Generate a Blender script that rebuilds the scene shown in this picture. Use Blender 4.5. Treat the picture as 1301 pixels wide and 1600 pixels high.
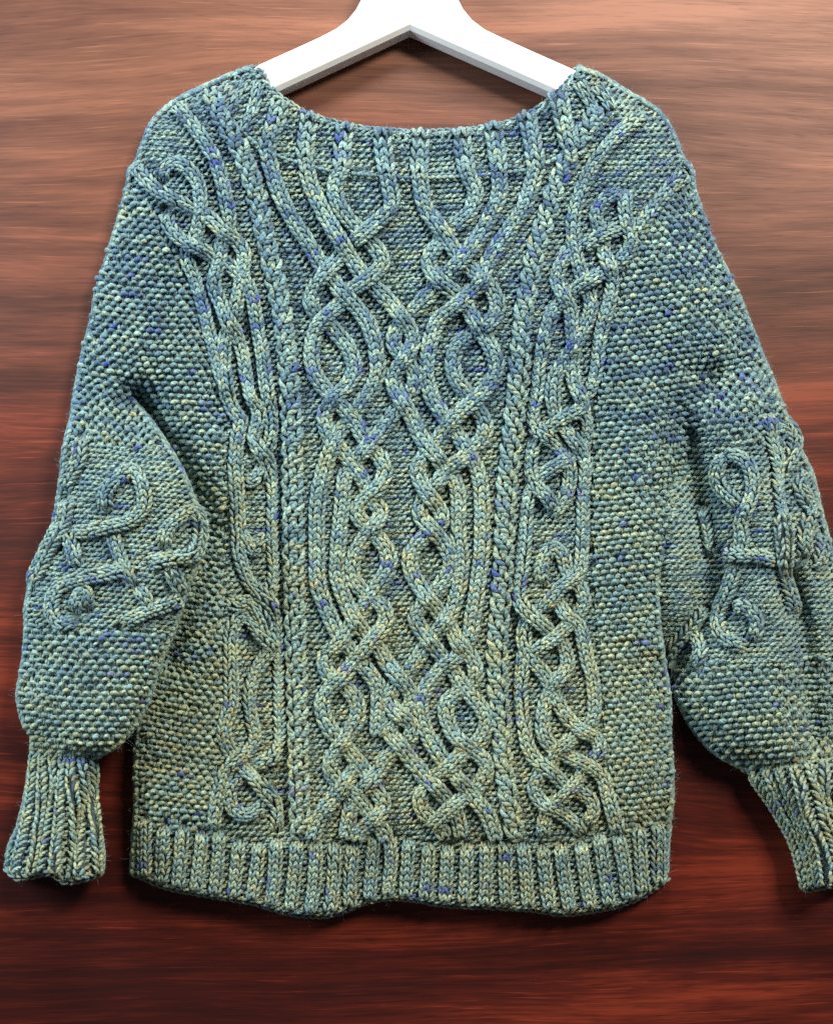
import bpy, math, random
import numpy as np
from mathutils import Vector

for o in list(bpy.data.objects):
    bpy.data.objects.remove(o, do_unlink=True)
SC = bpy.context.scene
COL = SC.collection
RNG = np.random.default_rng(11)

# ------------------------------------------------------------------ camera, light, exposure
D = 1.10                       # camera to wall, metres
S = 0.000626                   # metres on the wall per photograph pixel
CX, CY = 650.5, 800.0

cam = bpy.data.cameras.new("camera")
cam.sensor_fit = 'VERTICAL'
cam.sensor_height = 24.0
cam.lens = 12.0 / (800.0 * S / D)
cam.clip_start = 0.05
cam.clip_end = 30.0
camo = bpy.data.objects.new("camera", cam)
camo.location = (0, -D, 0)
camo.rotation_euler = (math.radians(90), 0, 0)
COL.objects.link(camo)
SC.camera = camo

world = bpy.data.worlds.new("World")
SC.world = world
world.use_nodes = True
bg = world.node_tree.nodes["Background"]
bg.inputs[0].default_value = (0.86, 0.93, 1.0, 1)
bg.inputs[1].default_value = 0.075


def area(name, loc, target, sx, sy, power, col):
    l = bpy.data.lights.new(name, 'AREA')
    l.shape = 'RECTANGLE'
    l.size, l.size_y = sx, sy
    l.energy = power
    l.color = col
    o = bpy.data.objects.new(name, l)
    o.location = loc
    o.rotation_euler = (Vector(target) - Vector(loc)).to_track_quat('-Z', 'Y').to_euler()
    COL.objects.link(o)
    return o


area("ceiling_lamp", (0.15, -0.75, 1.28), (0, 0, 0.1), 0.65, 0.22, 19.0, (1.0, 0.97, 0.93))
area("window_light", (-1.45, -0.70, 0.60), (-0.1, 0, -0.15), 0.5, 0.9, 34.0, (0.78, 0.91, 1.0))
area("added_fill", (0.85, -1.45, 1.05), (0.0, 0, -0.3), 0.45, 0.35, 40.0, (1.0, 0.93, 0.80))  # added warm fill that lifts the hem and right sleeve, no known source

SC.view_settings.view_transform = 'Standard'
SC.view_settings.look = 'None'
SC.view_settings.exposure = 0.0
SC.view_settings.gamma = 1.0
SC.view_settings.use_curve_mapping = False
SC.render.engine = 'CYCLES'
SC.cycles.use_denoising = False
SC.cycles.max_bounces = 5
SC.cycles.diffuse_bounces = 3


# ------------------------------------------------------------------ helpers
def lin(c):
    c = np.asarray(c, float) / 255.0
    return np.where(c <= 0.04045, c / 12.92, ((c + 0.055) / 1.055) ** 2.4)


def to_world(p):
    """(x, y, z) with x, y in photograph pixels and z in the same unit off the wall -> metres."""
    p = np.asarray(p, float)
    k = (D - p[..., 2] * S) / D * S
    return np.stack([(p[..., 0] - CX) * k, -p[..., 2] * S, (CY - p[..., 1]) * k], -1)


_LAT = {}


def vnoise(x, y, seed=0):
    if seed not in _LAT:
        _LAT[seed] = np.random.default_rng(1000 + seed).random((256, 256))
    L = _LAT[seed]
    x = np.asarray(x, float); y = np.asarray(y, float)
    xi = np.floor(x).astype(int); yi = np.floor(y).astype(int)
    fx = x - xi; fy = y - yi
    fx = fx * fx * (3 - 2 * fx); fy = fy * fy * (3 - 2 * fy)
    a = L[xi % 256, yi % 256]; b = L[(xi + 1) % 256, yi % 256]
    c = L[xi % 256, (yi + 1) % 256]; d = L[(xi + 1) % 256, (yi + 1) % 256]
    return (a * (1 - fx) + b * fx) * (1 - fy) + (c * (1 - fx) + d * fx) * fy


def seg_dist(P, line, closed=False):
    L = np.asarray(line, float)[:, :2]
    if closed:
        L = np.vstack([L, L[:1]])
    out = np.full(len(P), 1e9)
    for a, b in zip(L[:-1], L[1:]):
        ab = b - a
        t = np.clip(((P - a) @ ab) / max(ab @ ab, 1e-9), 0, 1)
        q = P - (a + t[:, None] * ab)
        out = np.minimum(out, q[:, 0] ** 2 + q[:, 1] ** 2)
    return np.sqrt(out)


def inside(P, poly):
    poly = np.asarray(poly, float)
    x, y = P[:, 0], P[:, 1]
    r = np.zeros(len(P), bool)
    j = len(poly) - 1
    for i in range(len(poly)):
        xi, yi = poly[i]; xj, yj = poly[j]
        c = ((yi > y) != (yj > y))
        if yi != yj:
            r ^= c & (x < (xj - xi) * (y - yi) / (yj - yi) + xi)
        j = i
    return r


def spline(pts, step=1.5):
    """Catmull-Rom through (x, y, level) points, sampled at even arc length."""
    p = np.array([(q + (0,))[:3] if len(q) == 2 else q for q in [tuple(q) for q in pts]], float)
    p = np.vstack([2 * p[0] - p[1], p, 2 * p[-1] - p[-2]])
    out = []
    for i in range(1, len(p) - 2):
        t = np.linspace(0, 1, 24, endpoint=False)[:, None]
        a, b, c, d = p[i - 1], p[i], p[i + 1], p[i + 2]
        out.append(0.5 * ((2 * b) + (c - a) * t + (2 * a - 5 * b + 4 * c - d) * t ** 2 + (3 * b - a - 3 * c + d) * t ** 3))
    out.append(p[-2][None])
    q = np.vstack(out)
    s = np.concatenate([[0], np.cumsum(np.hypot(*(np.diff(q[:, :2], axis=0).T)))])
    n = max(int(s[-1] / step), 4)
    si = np.linspace(0, s[-1], n + 1)
    return np.stack([np.interp(si, s, q[:, k]) for k in range(3)], 1), si


# ------------------------------------------------------------------ materials
def principled(name):
    m = bpy.data.materials.new(name)
    m.use_nodes = True
    nt = m.node_tree
    return m, nt, nt.nodes["Principled BSDF"]


def yarn_material():
    m, nt, b = principled("wool_yarn")
    N, L = nt.nodes, nt.links
    att = N.new("ShaderNodeAttribute"); att.attribute_name = "dye"
    ply = N.new("ShaderNodeAttribute"); ply.attribute_name = "ply"
    sep = N.new("ShaderNodeSeparateXYZ")
    L.new(ply.outputs["Vector"], sep.inputs[0])
    # twisted plies: sin(2a + k u)
    mul = N.new("ShaderNodeMath"); mul.operation = 'MULTIPLY'; mul.inputs[1].default_value = 1.15
    L.new(sep.outputs[2], mul.inputs[0])
    sn = N.new("ShaderNodeMath"); sn.operation = 'SINE'; L.new(mul.outputs[0], sn.inputs[0])
    cs = N.new("ShaderNodeMath"); cs.operation = 'COSINE'; L.new(mul.outputs[0], cs.inputs[0])
    m1 = N.new("ShaderNodeMath"); m1.operation = 'MULTIPLY'
    L.new(sep.outputs[0], m1.inputs[0]); L.new(sn.outputs[0], m1.inputs[1])
    m2 = N.new("ShaderNodeMath"); m2.operation = 'MULTIPLY_ADD'
    L.new(sep.outputs[1], m2.inputs[0]); L.new(cs.outputs[0], m2.inputs[1]); L.new(m1.outputs[0], m2.inputs[2])
    tc = N.new("ShaderNodeTexCoord")
    nz = N.new("ShaderNodeTexNoise"); nz.inputs["Scale"].default_value = 900.0; nz.inputs["Detail"].default_value = 3.0
    L.new(tc.outputs["Object"], nz.inputs["Vector"])
    h = N.new("ShaderNodeMath"); h.operation = 'MULTIPLY_ADD'; h.inputs[1].default_value = 0.35
    L.new(m2.outputs[0], h.inputs[0]); L.new(nz.outputs[0], h.inputs[2])
    bp = N.new("ShaderNodeBump"); bp.inputs["Strength"].default_value = 1.0; bp.inputs["Distance"].default_value = 0.0012
    L.new(h.outputs[0], bp.inputs["Height"])
    L.new(bp.outputs[0], b.inputs["Normal"])
    # heathered fibres: small variations of the dyed colour
    nz2 = N.new("ShaderNodeTexNoise"); nz2.inputs["Scale"].default_value = 1000.0; nz2.inputs["Detail"].default_value = 2.0
    L.new(tc.outputs["Object"], nz2.inputs["Vector"])
    hs = N.new("ShaderNodeHueSaturation")
    mr = N.new("ShaderNodeMapRange"); mr.inputs[1].default_value = 0.3; mr.inputs[2].default_value = 0.7
    mr.inputs[3].default_value = 0.55; mr.inputs[4].default_value = 1.45
    L.new(nz2.outputs[0], mr.inputs[0]); L.new(mr.outputs[0], hs.inputs["Value"])
    L.new(att.outputs["Color"], hs.inputs["Color"])
    L.new(hs.outputs[0], b.inputs["Base Color"])
    b.inputs["Roughness"].default_value = 0.85
    b.inputs["Specular IOR Level"].default_value = 0.25
    b.inputs["Sheen Weight"].default_value = 0.25
    b.inputs["Sheen Roughness"].default_value = 0.5
    return m


def fibre_material():
    m, nt, b = principled("wool_fibre")
    b.inputs["Base Color"].default_value = (0.36, 0.47, 0.50, 1)
    b.inputs["Roughness"].default_value = 0.7
    return m


def wood_material():
    m, nt, b = principled("dark_red_wood")
    N, L = nt.nodes, nt.links
    tc = N.new("ShaderNodeTexCoord")

    def mapping(sx, sy, sz, off=(0, 0, 0)):
        mp = N.new("ShaderNodeMapping")
        mp.inputs["Scale"].default_value = (sx, sy, sz)
        mp.inputs["Location"].default_value = off
        return mp

    def noise(vec, scale, detail, rough=0.55, dist=0.0):
        n = N.new("ShaderNodeTexNoise")
        n.inputs["Scale"].default_value = scale
        n.inputs["Detail"].default_value = detail
        n.inputs["Roughness"].default_value = rough
        n.inputs["Distortion"].default_value = dist
        L.new(vec, n.inputs["Vector"])
        return n

    def math_(op, a=None, b_=None, c=None, va=None, vb=None, vc=None):
        n = N.new("ShaderNodeMath"); n.operation = op
        for i, (l, v) in enumerate(((a, va), (b_, vb), (c, vc))):
            if l is not None:
                L.new(l, n.inputs[i])
            elif v is not None:
                n.inputs[i].default_value = v
        return n.outputs[0]

    # slow warp so that the grain lines wander and close into eyes
    wm = mapping(0.8, 1, 2.6); L.new(tc.outputs["Object"], wm.inputs[0])
    warp = noise(wm.outputs[0], 1.5, 1.5, 0.45, 0.2)
    sx = N.new("ShaderNodeSeparateXYZ"); L.new(tc.outputs["Object"], sx.inputs[0])
    z2 = math_('MULTIPLY_ADD', warp.outputs[0], None, sx.outputs[2], vb=0.10)
    x2 = math_('MULTIPLY', sx.outputs[0], None, vb=0.11)
    cb = N.new("ShaderNodeCombineXYZ"); L.new(x2, cb.inputs[0]); L.new(z2, cb.inputs[2])
    coarse = noise(cb.outputs[0], 16.0, 4.0, 0.62)
    x3 = math_('MULTIPLY', sx.outputs[0], None, vb=0.055)
    cb2 = N.new("ShaderNodeCombineXYZ"); L.new(x3, cb2.inputs[0]); L.new(z2, cb2.inputs[2])
    fine = noise(cb2.outputs[0], 75.0, 3.0, 0.6)
    x4 = math_('MULTIPLY', sx.outputs[0], None, vb=0.032)
    cb3 = N.new("ShaderNodeCombineXYZ"); L.new(x4, cb3.inputs[0]); L.new(z2, cb3.inputs[2])
    finer = noise(cb3.outputs[0], 300.0, 3.0, 0.7)
    pore = noise(cb3.outputs[0], 1100.0, 2.0, 0.7)
    cw = math_('MULTIPLY', coarse.outputs[0], None, vb=1.35)
    mix = math_('MULTIPLY_ADD', fine.outputs[0], None, cw, vb=0.55)
    mix = math_('MULTIPLY_ADD', finer.outputs[0], None, mix, vb=0.46)
    mix = math_('MULTIPLY_ADD', pore.outputs[0], None, mix, vb=0.24)
    x5 = math_('MULTIPLY', sx.outputs[0], None, vb=0.045)
    cb4 = N.new("ShaderNodeCombineXYZ"); L.new(x5, cb4.inputs[0]); L.new(z2, cb4.inputs[2])
    dash = noise(cb4.outputs[0], 800.0, 1.0, 0.5)
    dk = N.new("ShaderNodeMapRange"); dk.inputs[1].default_value = 0.60; dk.inputs[2].default_value = 0.72
    dk.inputs[3].default_value = 0.0; dk.inputs[4].default_value = -0.13
    L.new(dash.outputs[0], dk.inputs[0])
    mix = math_('ADD', mix, dk.outputs[0])
    x6 = math_('MULTIPLY', sx.outputs[0], None, vb=0.028)
    cb5 = N.new("ShaderNodeCombineXYZ"); L.new(x6, cb5.inputs[0]); L.new(z2, cb5.inputs[2])
    streak = noise(cb5.outputs[0], 420.0, 2.0, 0.55)
    lk = N.new("ShaderNodeMapRange"); lk.inputs[1].default_value = 0.60; lk.inputs[2].default_value = 0.76
    lk.inputs[3].default_value = 0.0; lk.inputs[4].default_value = 0.30
    L.new(streak.outputs[0], lk.inputs[0])
    mix = math_('ADD', mix, lk.outputs[0])
    nm = N.new("ShaderNodeMapRange"); nm.inputs[1].default_value = 0.90; nm.inputs[2].default_value = 1.58
    L.new(mix, nm.inputs[0]); mix = nm.outputs[0]
    ramp = N.new("ShaderNodeValToRGB"); L.new(mix, ramp.inputs[0])
    e = ramp.color_ramp.elements
    e[0].position = 0.08; e[0].color = (0.022, 0.0052, 0.0044, 1)
    e[1].position = 0.98; e[1].color = (0.22, 0.032, 0.015, 1)
    k = e.new(0.40); k.color = (0.044, 0.0066, 0.0050, 1)
    k = e.new(0.66); k.color = (0.088, 0.0125, 0.0075, 1)
    haze_height = math_('MULTIPLY_ADD', warp.outputs[0], None, sx.outputs[2], vb=0.35)  # wood turns tan upwards, with the haze of top light painted into its colour
    haze_blend = N.new("ShaderNodeMapRange"); haze_blend.interpolation_type = 'SMOOTHSTEP'
    haze_blend.inputs[1].default_value = -0.02; haze_blend.inputs[2].default_value = 0.72
    L.new(haze_height, haze_blend.inputs[0])
    hazed_ramp = N.new("ShaderNodeValToRGB"); L.new(mix, hazed_ramp.inputs[0])
    e = hazed_ramp.color_ramp.elements
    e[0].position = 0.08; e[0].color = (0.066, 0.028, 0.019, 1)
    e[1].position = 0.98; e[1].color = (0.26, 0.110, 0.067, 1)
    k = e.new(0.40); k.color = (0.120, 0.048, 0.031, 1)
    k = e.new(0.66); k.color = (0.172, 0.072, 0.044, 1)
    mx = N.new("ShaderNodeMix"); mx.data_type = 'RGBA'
    L.new(haze_blend.outputs[0], mx.inputs[0]); L.new(ramp.outputs[0], mx.inputs[6]); L.new(hazed_ramp.outputs[0], mx.inputs[7])
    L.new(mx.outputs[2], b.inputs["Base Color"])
    rr = N.new("ShaderNodeMapRange"); rr.inputs[1].default_value = 0.1; rr.inputs[2].default_value = 0.9
    rr.inputs[3].default_value = 0.56; rr.inputs[4].default_value = 0.46
    L.new(mix, rr.inputs[0]); L.new(rr.outputs[0], b.inputs["Roughness"])
    bp = N.new("ShaderNodeBump"); bp.inputs["Strength"].default_value = 0.25; bp.inputs["Distance"].default_value = 0.0008
    L.new(mix, bp.inputs["Height"]); L.new(bp.outputs[0], b.inputs["Normal"])
    b.inputs["Specular IOR Level"].default_value = 0.22
    return m


def paint_material():
    m, nt, b = principled("white_satin_paint")
    N, L = nt.nodes, nt.links
    tc = N.new("ShaderNodeTexCoord")
    n = N.new("ShaderNodeTexNoise"); n.inputs["Scale"].default_value = 60.0; n.inputs["Detail"].default_value = 3.0
    L.new(tc.outputs["Object"], n.inputs["Vector"])
    r = N.new("ShaderNodeValToRGB"); L.new(n.outputs[0], r.inputs[0])
    r.color_ramp.elements[0].color = (0.80, 0.79, 0.78, 1); r.color_ramp.elements[1].color = (0.86, 0.86, 0.86, 1)
    L.new(r.outputs[0], b.inputs["Base Color"])
    bp = N.new("ShaderNodeBump"); bp.inputs["Strength"].default_value = 0.08; bp.inputs["Distance"].default_value = 0.001
    L.new(n.outputs[0], bp.inputs["Height"]); L.new(bp.outputs[0], b.inputs["Normal"])
    b.inputs["Roughness"].default_value = 0.42
    return m


def metal_material():
    m, nt, b = principled("hook_steel")
    b.inputs["Base Color"].default_value = (0.6, 0.6, 0.6, 1)
    b.inputs["Metallic"].default_value = 1.0
    b.inputs["Roughness"].default_value = 0.3
    return m


YARN, FIBRE, WOOD, PAINT, STEEL = yarn_material(), fibre_material(), wood_material(), paint_material(), metal_material()


def link(name, mesh, mat, parent=None, **props):
    o = bpy.data.objects.new(name, mesh)
    if mat is not None:
        mesh.materials.append(mat)
    COL.objects.link(o)
    if parent is not None:
        o.parent = parent
    for k, v in props.items():
        o[k] = v
    return o


# ------------------------------------------------------------------ wooden wall behind
def box_mesh(name, x0, x1, y0, y1, z0, z1):
    v = [(x, y, z) for x in (x0, x1) for y in (y0, y1) for z in (z0, z1)]
    f = [(0, 1, 3, 2), (4, 6, 7, 5), (0, 4, 5, 1), (2, 3, 7, 6), (0, 2, 6, 4), (1, 5, 7, 3)]
    me = bpy.data.meshes.new(name)
    me.from_pydata(v, [], f)
    return me


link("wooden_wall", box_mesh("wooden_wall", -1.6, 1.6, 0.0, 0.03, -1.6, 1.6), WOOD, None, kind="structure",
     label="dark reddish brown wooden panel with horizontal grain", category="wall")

# ------------------------------------------------------------------ white hanger
import bmesh


def build_hanger():
    left_top = [(405, 101), (452, 80), (500, 58), (525, 45), (543, 31), (556, 15), (566, -4), (572, -30), (588, -50)]
    right_top = [(692, -50), (708, -30), (714, -4), (723, 14), (737, 31), (757, 46), (782, 58), (840, 84), (903, 112)]
    right_hidden = [(925, 136), (962, 172), (992, 198), (1000, 214), (992, 228), (974, 226), (940, 196)]
    bottom = [(872, 140), (640, 37), (430, 135)]
    left_hidden = [(350, 182), (305, 214), (284, 218), (276, 204), (292, 184), (340, 150)]
    prof = left_top + right_top + right_hidden + bottom + left_hidden
    bm = bmesh.new()
    zf, zb = 46.0, 14.0
    front = [bm.verts.new(to_world((x, y, zf))) for x, y in prof]
    k = (D - zf * S) / D * S
    low = set(bottom)
    mid = [bm.verts.new(((x - CX) * k, -(zf - 7) * S, (CY - y - (7 if (x, y) in low else -2)) * k)) for x, y in prof]
    back = [bm.verts.new(((x - CX) * k, -zb * S, (CY - y - (7 if (x, y) in low else -2)) * k)) for x, y in prof]
    bm.faces.new(front)
    bm.faces.new(back[::-1])
    n = len(prof)
    for i in range(n):
        j = (i + 1) % n
        bm.faces.new((front[j], front[i], mid[i], mid[j]))
        bm.faces.new((mid[j], mid[i], back[i], back[j]))
    bmesh.ops.recalc_face_normals(bm, faces=bm.faces)
    fs = set(front)
    edges = [e for e in bm.edges if e.verts[0] in fs and e.verts[1] in fs]
    bmesh.ops.bevel(bm, geom=edges, offset=0.0009, segments=2, affect='EDGES', profile=0.6)
    me = bpy.data.meshes.new("hanger_body")
    bm.to_mesh(me); bm.free()
    root = bpy.data.objects.new("clothes_hanger", None)
    root.location = to_world((640, 0, 30))
    COL.objects.link(root)
    root["label"] = "white painted wooden clothes hanger inside the sweater neck"
    root["category"] = "hanger"
    o = link("hanger_body", me, PAINT, root)
    o.matrix_parent_inverse = root.matrix_world.inverted() if False else o.matrix_parent_inverse
    o.location = -root.location
    # hook above the frame
    cu = bpy.data.curves.new("hook", 'CURVE'); cu.dimensions = '3D'
    cu.bevel_depth = 0.0018; cu.bevel_resolution = 3
    sp = cu.splines.new('POLY')
    pts = [(640, -40), (640, -90)] + [(640 + 32 - 32 * math.cos(a), -95 - 38 * math.sin(a)) for a in np.linspace(0, 3.7, 16)]
    sp.points.add(len(pts) - 1)
    for p, q in zip(sp.points, pts):
        p.co = (*to_world((q[0], q[1], 30)), 1)
    tmp = bpy.data.objects.new("hook_tmp", cu); COL.objects.link(tmp)
    dg = bpy.context.evaluated_depsgraph_get()
    hm = bpy.data.meshes.new_from_object(tmp.evaluated_get(dg))
    bpy.data.objects.remove(tmp)
    h = link("hook", hm, STEEL, root)
    h.location = -root.location
    return root


build_hanger()

# ------------------------------------------------------------------ sweater: outlines in photograph pixels
NECK = [(405, 104), (415, 125), (432, 147), (455, 163), (485, 180), (520, 190), (560, 199), (610, 204), (660, 206),
        (710, 204), (760, 198), (800, 189), (840, 170), (865, 150), (885, 130), (904, 104)]
R_SHOULDER = [(904, 104), (940, 118), (975, 140), (1010, 160), (1035, 180), (1055, 215), (1065, 245), (1081, 265), (1086, 300),
              (1100, 340), (1116, 385), (1140, 432), (1165, 490), (1185, 540), (1205, 590), (1225, 640)]
R_HIDDEN = [(1225, 640), (1170, 662), (1110, 690), (1080, 720), (1068, 765), (1062, 800), (1040, 850), (1029, 900), (1029, 960), (1034, 1010), (1042, 1060)]
R_SIDE = [(1042, 1060), (1047, 1110), (1046, 1150), (1050, 1200), (1050, 1250), (1046, 1290), (1043, 1330), (1042, 1372)]
HEM = [(1042, 1372), (1025, 1386), (1000, 1402), (960, 1417), (920, 1424), (880, 1429), (840, 1423), (790, 1419), (740, 1417),
       (690, 1414), (650, 1407), (610, 1404), (570, 1411), (530, 1427), (490, 1432), (440, 1425), (400, 1412), (350, 1404),
       (300, 1395), (260, 1387), (225, 1372), (205, 1364)]
L_SIDE = [(205, 1364), (208, 1310), (212, 1250), (211, 1200), (215, 1140), (222, 1110), (232, 1040), (234, 950), (226, 850), (216, 740), (206, 660), (196, 628)]
L_HIDDEN = [(196, 628), (150, 640), (112, 650)]
L_SHOULDER = [(112, 650), (120, 600), (130, 550), (143, 500), (152, 450), (165, 410), (180, 360), (190, 325), (199, 290),
              (202, 266), (214, 250), (222, 225), (235, 195), (255, 171), (275, 156), (310, 138), (345, 122), (370, 112), (395, 103), (405, 104)]
BODY = NECK + R_SHOULDER[1:] + R_HIDDEN[1:] + R_SIDE[1:] + HEM[1:] + L_SIDE[1:] + L_HIDDEN[1:] + L_SHOULDER[1:-1]

LS_OUT = [(122, 590), (112, 650), (100, 700), (95, 750), (82, 820), (62, 860), (48, 910), (40, 950), (40, 1000), (33, 1050), (28, 1090),
          (37, 1130), (50, 1152), (46, 1200), (38, 1250), (28, 1290), (13, 1328), (10, 1358)]
LS_CUFF = [(10, 1358), (30, 1374), (58, 1368), (82, 1366), (105, 1379), (140, 1372), (161, 1364)]
LS_IN = [(161, 1364), (162, 1330), (155, 1280), (150, 1230), (151, 1187), (185, 1165), (215, 1130), (235, 1090), (250, 1040), (275, 980),
         (290, 930), (305, 890), (316, 850), (315, 815), (300, 770), (285, 735), (265, 700), (240, 662), (207, 622)]
LS_TOP = [(207, 622), (190, 590), (122, 590)]
LSLEEVE = LS_OUT + LS_CUFF[1:] + LS_IN[1:] + [(190, 590)]

RS_OUT = [(1198, 575), (1225, 640), (1240, 680), (1255, 712), (1270, 746), (1283, 800), (1296, 850), (1306, 900), (1310, 960), (1306, 1050), (1310, 1130),
          (1318, 1200), (1325, 1290), (1330, 1375)]
RS_CUFF = [(1330, 1375), (1300, 1384), (1256, 1392)]
RS_IN = [(1256, 1392), (1248, 1368), (1240, 1320), (1225, 1280), (1205, 1246), (1180, 1216), (1150, 1196), (1120, 1180), (1095, 1156),
         (1070, 1120), (1057, 1090), (1046, 1060), (1024, 1000), (1010, 900), (1016, 800), (1030, 720), (1050, 640)]
RSLEEVE = RS_OUT + RS_CUFF[1:] + RS_IN[1:] + [(1060, 590)]

GX0, GY0, GSTEP = -40, 40, 4
GNX, GNY = 361, 361
gx = GX0 + GSTEP * np.arange(GNX)
gy = GY0 + GSTEP * np.arange(GNY)
GXX, GYY = np.meshgrid(gx, gy, indexing='ij')
GP = np.stack([GXX.ravel(), GYY.ravel()], 1).astype(float)


def bilin(G, x, y):
    u = np.clip((np.asarray(x, float) - GX0) / GSTEP, 0, GNX - 1.001)
    v = np.clip((np.asarray(y, float) - GY0) / GSTEP, 0, GNY - 1.001)
    i = u.astype(int); j = v.astype(int)
    fu = u - i; fv = v - j
    return (G[i, j] * (1 - fu) + G[i + 1, j] * fu) * (1 - fv) + (G[i, j + 1] * (1 - fu) + G[i + 1, j + 1] * fu) * fv


def pillow(d, R):
    u = np.clip(d / R, 0, 1)
    return np.sqrt(np.clip(1 - (1 - u) ** 2, 0, 1))


def smooth(a, b, x):
    t = np.clip((x - a) / (b - a), 0, 1)
    return t * t * (3 - 2 * t)


class Layer:
    def __init__(self, poly, opens):
        self.poly = np.asarray(poly, float)
        self.opens = opens
        self.ins = inside(GP, self.poly).reshape(GNX, GNY)
        self.dedge = (seg_dist(GP, self.poly, True)).reshape(GNX, GNY)
        self.sd = np.where(self.ins, self.dedge, -self.dedge)
        self.dstrand = np.full((GNX, GNY), 999.0)

    def finish(self, Zg):
        self.Zg = Zg
        for _ in range(2):      # light smoothing
            k = np.pad(self.Zg, 1, mode='edge')
            self.Zg = (k[1:-1, 1:-1] * 4 + k[:-2, 1:-1] + k[2:, 1:-1] + k[1:-1, :-2] + k[1:-1, 2:]) / 8

    def Z(self, x, y):
        return bilin(self.Zg, x, y)

    def normal(self, x, y):
        e = 5.0
        nx = -(self.Z(x + e, y) - self.Z(x - e, y)) / (2 * e)
        ny = -(self.Z(x, y + e) - self.Z(x, y - e)) / (2 * e)
        g = np.sqrt(nx * nx + ny * ny)
        lim = np.minimum(1.0, 1.3 / np.maximum(g, 1e-6))
        nx, ny = nx * lim, ny * lim
        l = np.sqrt(nx * nx + ny * ny + 1)
        return np.stack([nx / l, ny / l, 1 / l], -1)


def fold(line, depth, width):
    d = seg_dist(GP, line).reshape(GNX, GNY)
    return depth * np.exp(-(d / width) ** 2)


body = Layer(BODY, [NECK, HEM])
hard = [R_SHOULDER[1:], R_HIDDEN[3:], R_SIDE, L_SIDE, L_SHOULDER[:-2]]
dh = np.min([seg_dist(GP, h) + (38 if h == R_HIDDEN[3:] else 0) for h in hard], axis=0).reshape(GNX, GNY)
dh_ext = dh
dh = np.where(body.ins, dh, 0)
Zb = 26 + 50 * pillow(dh, 95)
Zb += 9 * (vnoise(GXX / 170, GYY / 260, 5) - 0.5) + 7 * (vnoise(GXX / 70, GYY / 150, 6) - 0.5)
Zb += fold([(436, 640), (432, 800), (436, 1000), (440, 1280)], -15, 16)
Zb += fold([(392, 520), (398, 700), (395, 950), (400, 1200)], -12, 30)
Zb += fold([(300, 720), (300, 900), (292, 1100)], 8, 40)
Zb += fold([(838, 560), (818, 760), (800, 960), (806, 1120)], -9, 14)
Zb += fold([(930, 520), (918, 700), (918, 880)], -4, 14)
Zb += fold([(1000, 640), (985, 900), (1000, 1200)], 8, 45)
Zb += fold([(225, 632), (266, 698), (300, 764), (322, 825), (318, 860), (300, 920), (262, 1020)], -42, 27)
Zb += fold([(238, 620), (285, 690), (318, 770)], -10, 45)
Zb += fold([(1110, 600), (1092, 640), (1078, 720), (1066, 770)], -40, 34)
Zb += fold([(300, 440), (330, 560), (345, 640)], -7, 22)
Zb += fold([(490, 1340), (485, 1430)], 9, 70)
Zb += fold([(610, 1360), (612, 1410)], -10, 55)
Zb += fold([(655, 330), (640, 480)], -5, 40)
Zext = Zb - 50 * pillow(dh, 95) + 50 * pillow(dh_ext, 95)
Zb = Zb - 26 * smooth(1230, 1430, GYY) - 6 * (1 - smooth(50, 66, seg_dist(GP, NECK).reshape(GNX, GNY))) * smooth(430, 470, GXX) * (1 - smooth(830, 870, GXX)) + 8 * np.exp(-(seg_dist(GP, [(918, 132), (960, 160), (1000, 196)]).reshape(GNX, GNY) / 22) ** 2)
body.finish(Zb)

ls = Layer(LSLEEVE, [LS_CUFF])
dl = np.minimum(seg_dist(GP, LS_OUT), seg_dist(GP, LS_IN)).reshape(GNX, GNY)
dl = np.where(ls.ins, dl, 0)
din = seg_dist(GP, LS_IN).reshape(GNX, GNY); dou = seg_dist(GP, LS_OUT).reshape(GNX, GNY)
zl = 36 + 68 * dou / (din + dou + 1e-6) + 52 * pillow(dl, 80)
zl -= 24 * smooth(1155, 1190, GYY - 0.05 * GXX)
zl += 8 * (vnoise(GXX / 60 + 9, GYY / 80, 7) - 0.5)
zl += fold([(210, 690), (175, 760), (130, 830)], 5, 30)
zl += fold([(120, 880), (180, 905), (260, 890)], 7, 22) + fold([(150, 860), (240, 905)], -5, 20)
zl += fold([(45, 1160), (100, 1182), (150, 1182)], -16, 17)
for q, sg in ((35, 1), (62, -1), (85, 1), (108, -1), (132, 1)):
    zl += fold([(q + 45, 1185), (q + 22, 1260), (q, 1370)], 11 * sg, 11) * smooth(1175, 1230, GYY)
t = smooth(590, 800, GYY + 0.25 * (GXX - 120))
ls.finish(Zext * (1 - t) + zl * t + 4.0 * smooth(590, 640, GYY))

rs = Layer(RSLEEVE, [RS_CUFF])
dr = np.minimum(seg_dist(GP, RS_OUT), seg_dist(GP, RS_IN)).reshape(GNX, GNY)
dr = np.where(rs.ins, dr, 0)
zr = 14 + 78 * pillow(dr, 100)
zr += 8 * (vnoise(GXX / 60 + 3, GYY / 80, 8) - 0.5)
zr += fold([(1068, 690), (1090, 780), (1106, 880), (1104, 960), (1070, 1010), (1046, 1050)], -52, 32)
zr += fold([(1046, 820), (1070, 850), (1060, 880)], 12, 24)
zr += fold([(1235, 905), (1254, 980), (1262, 1080), (1272, 1150)], -46, 20)
zr += fold([(1190, 640), (1205, 720), (1222, 800)], -10, 14)
zr += fold([(1225, 820), (1232, 900), (1240, 960)], 9, 10)
zr += fold([(1160, 1190), (1220, 1200), (1300, 1170)], -12, 18)
for q, sg in ((1180, 1), (1206, -1), (1232, 1), (1258, -1), (1284, 1)):
    zr += fold([(q, 1200), (q + 45, 1280), (q + 68, 1380)], 9 * sg, 12) * smooth(1190, 1240, GYY)
t = smooth(560, 690, GYY)
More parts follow.
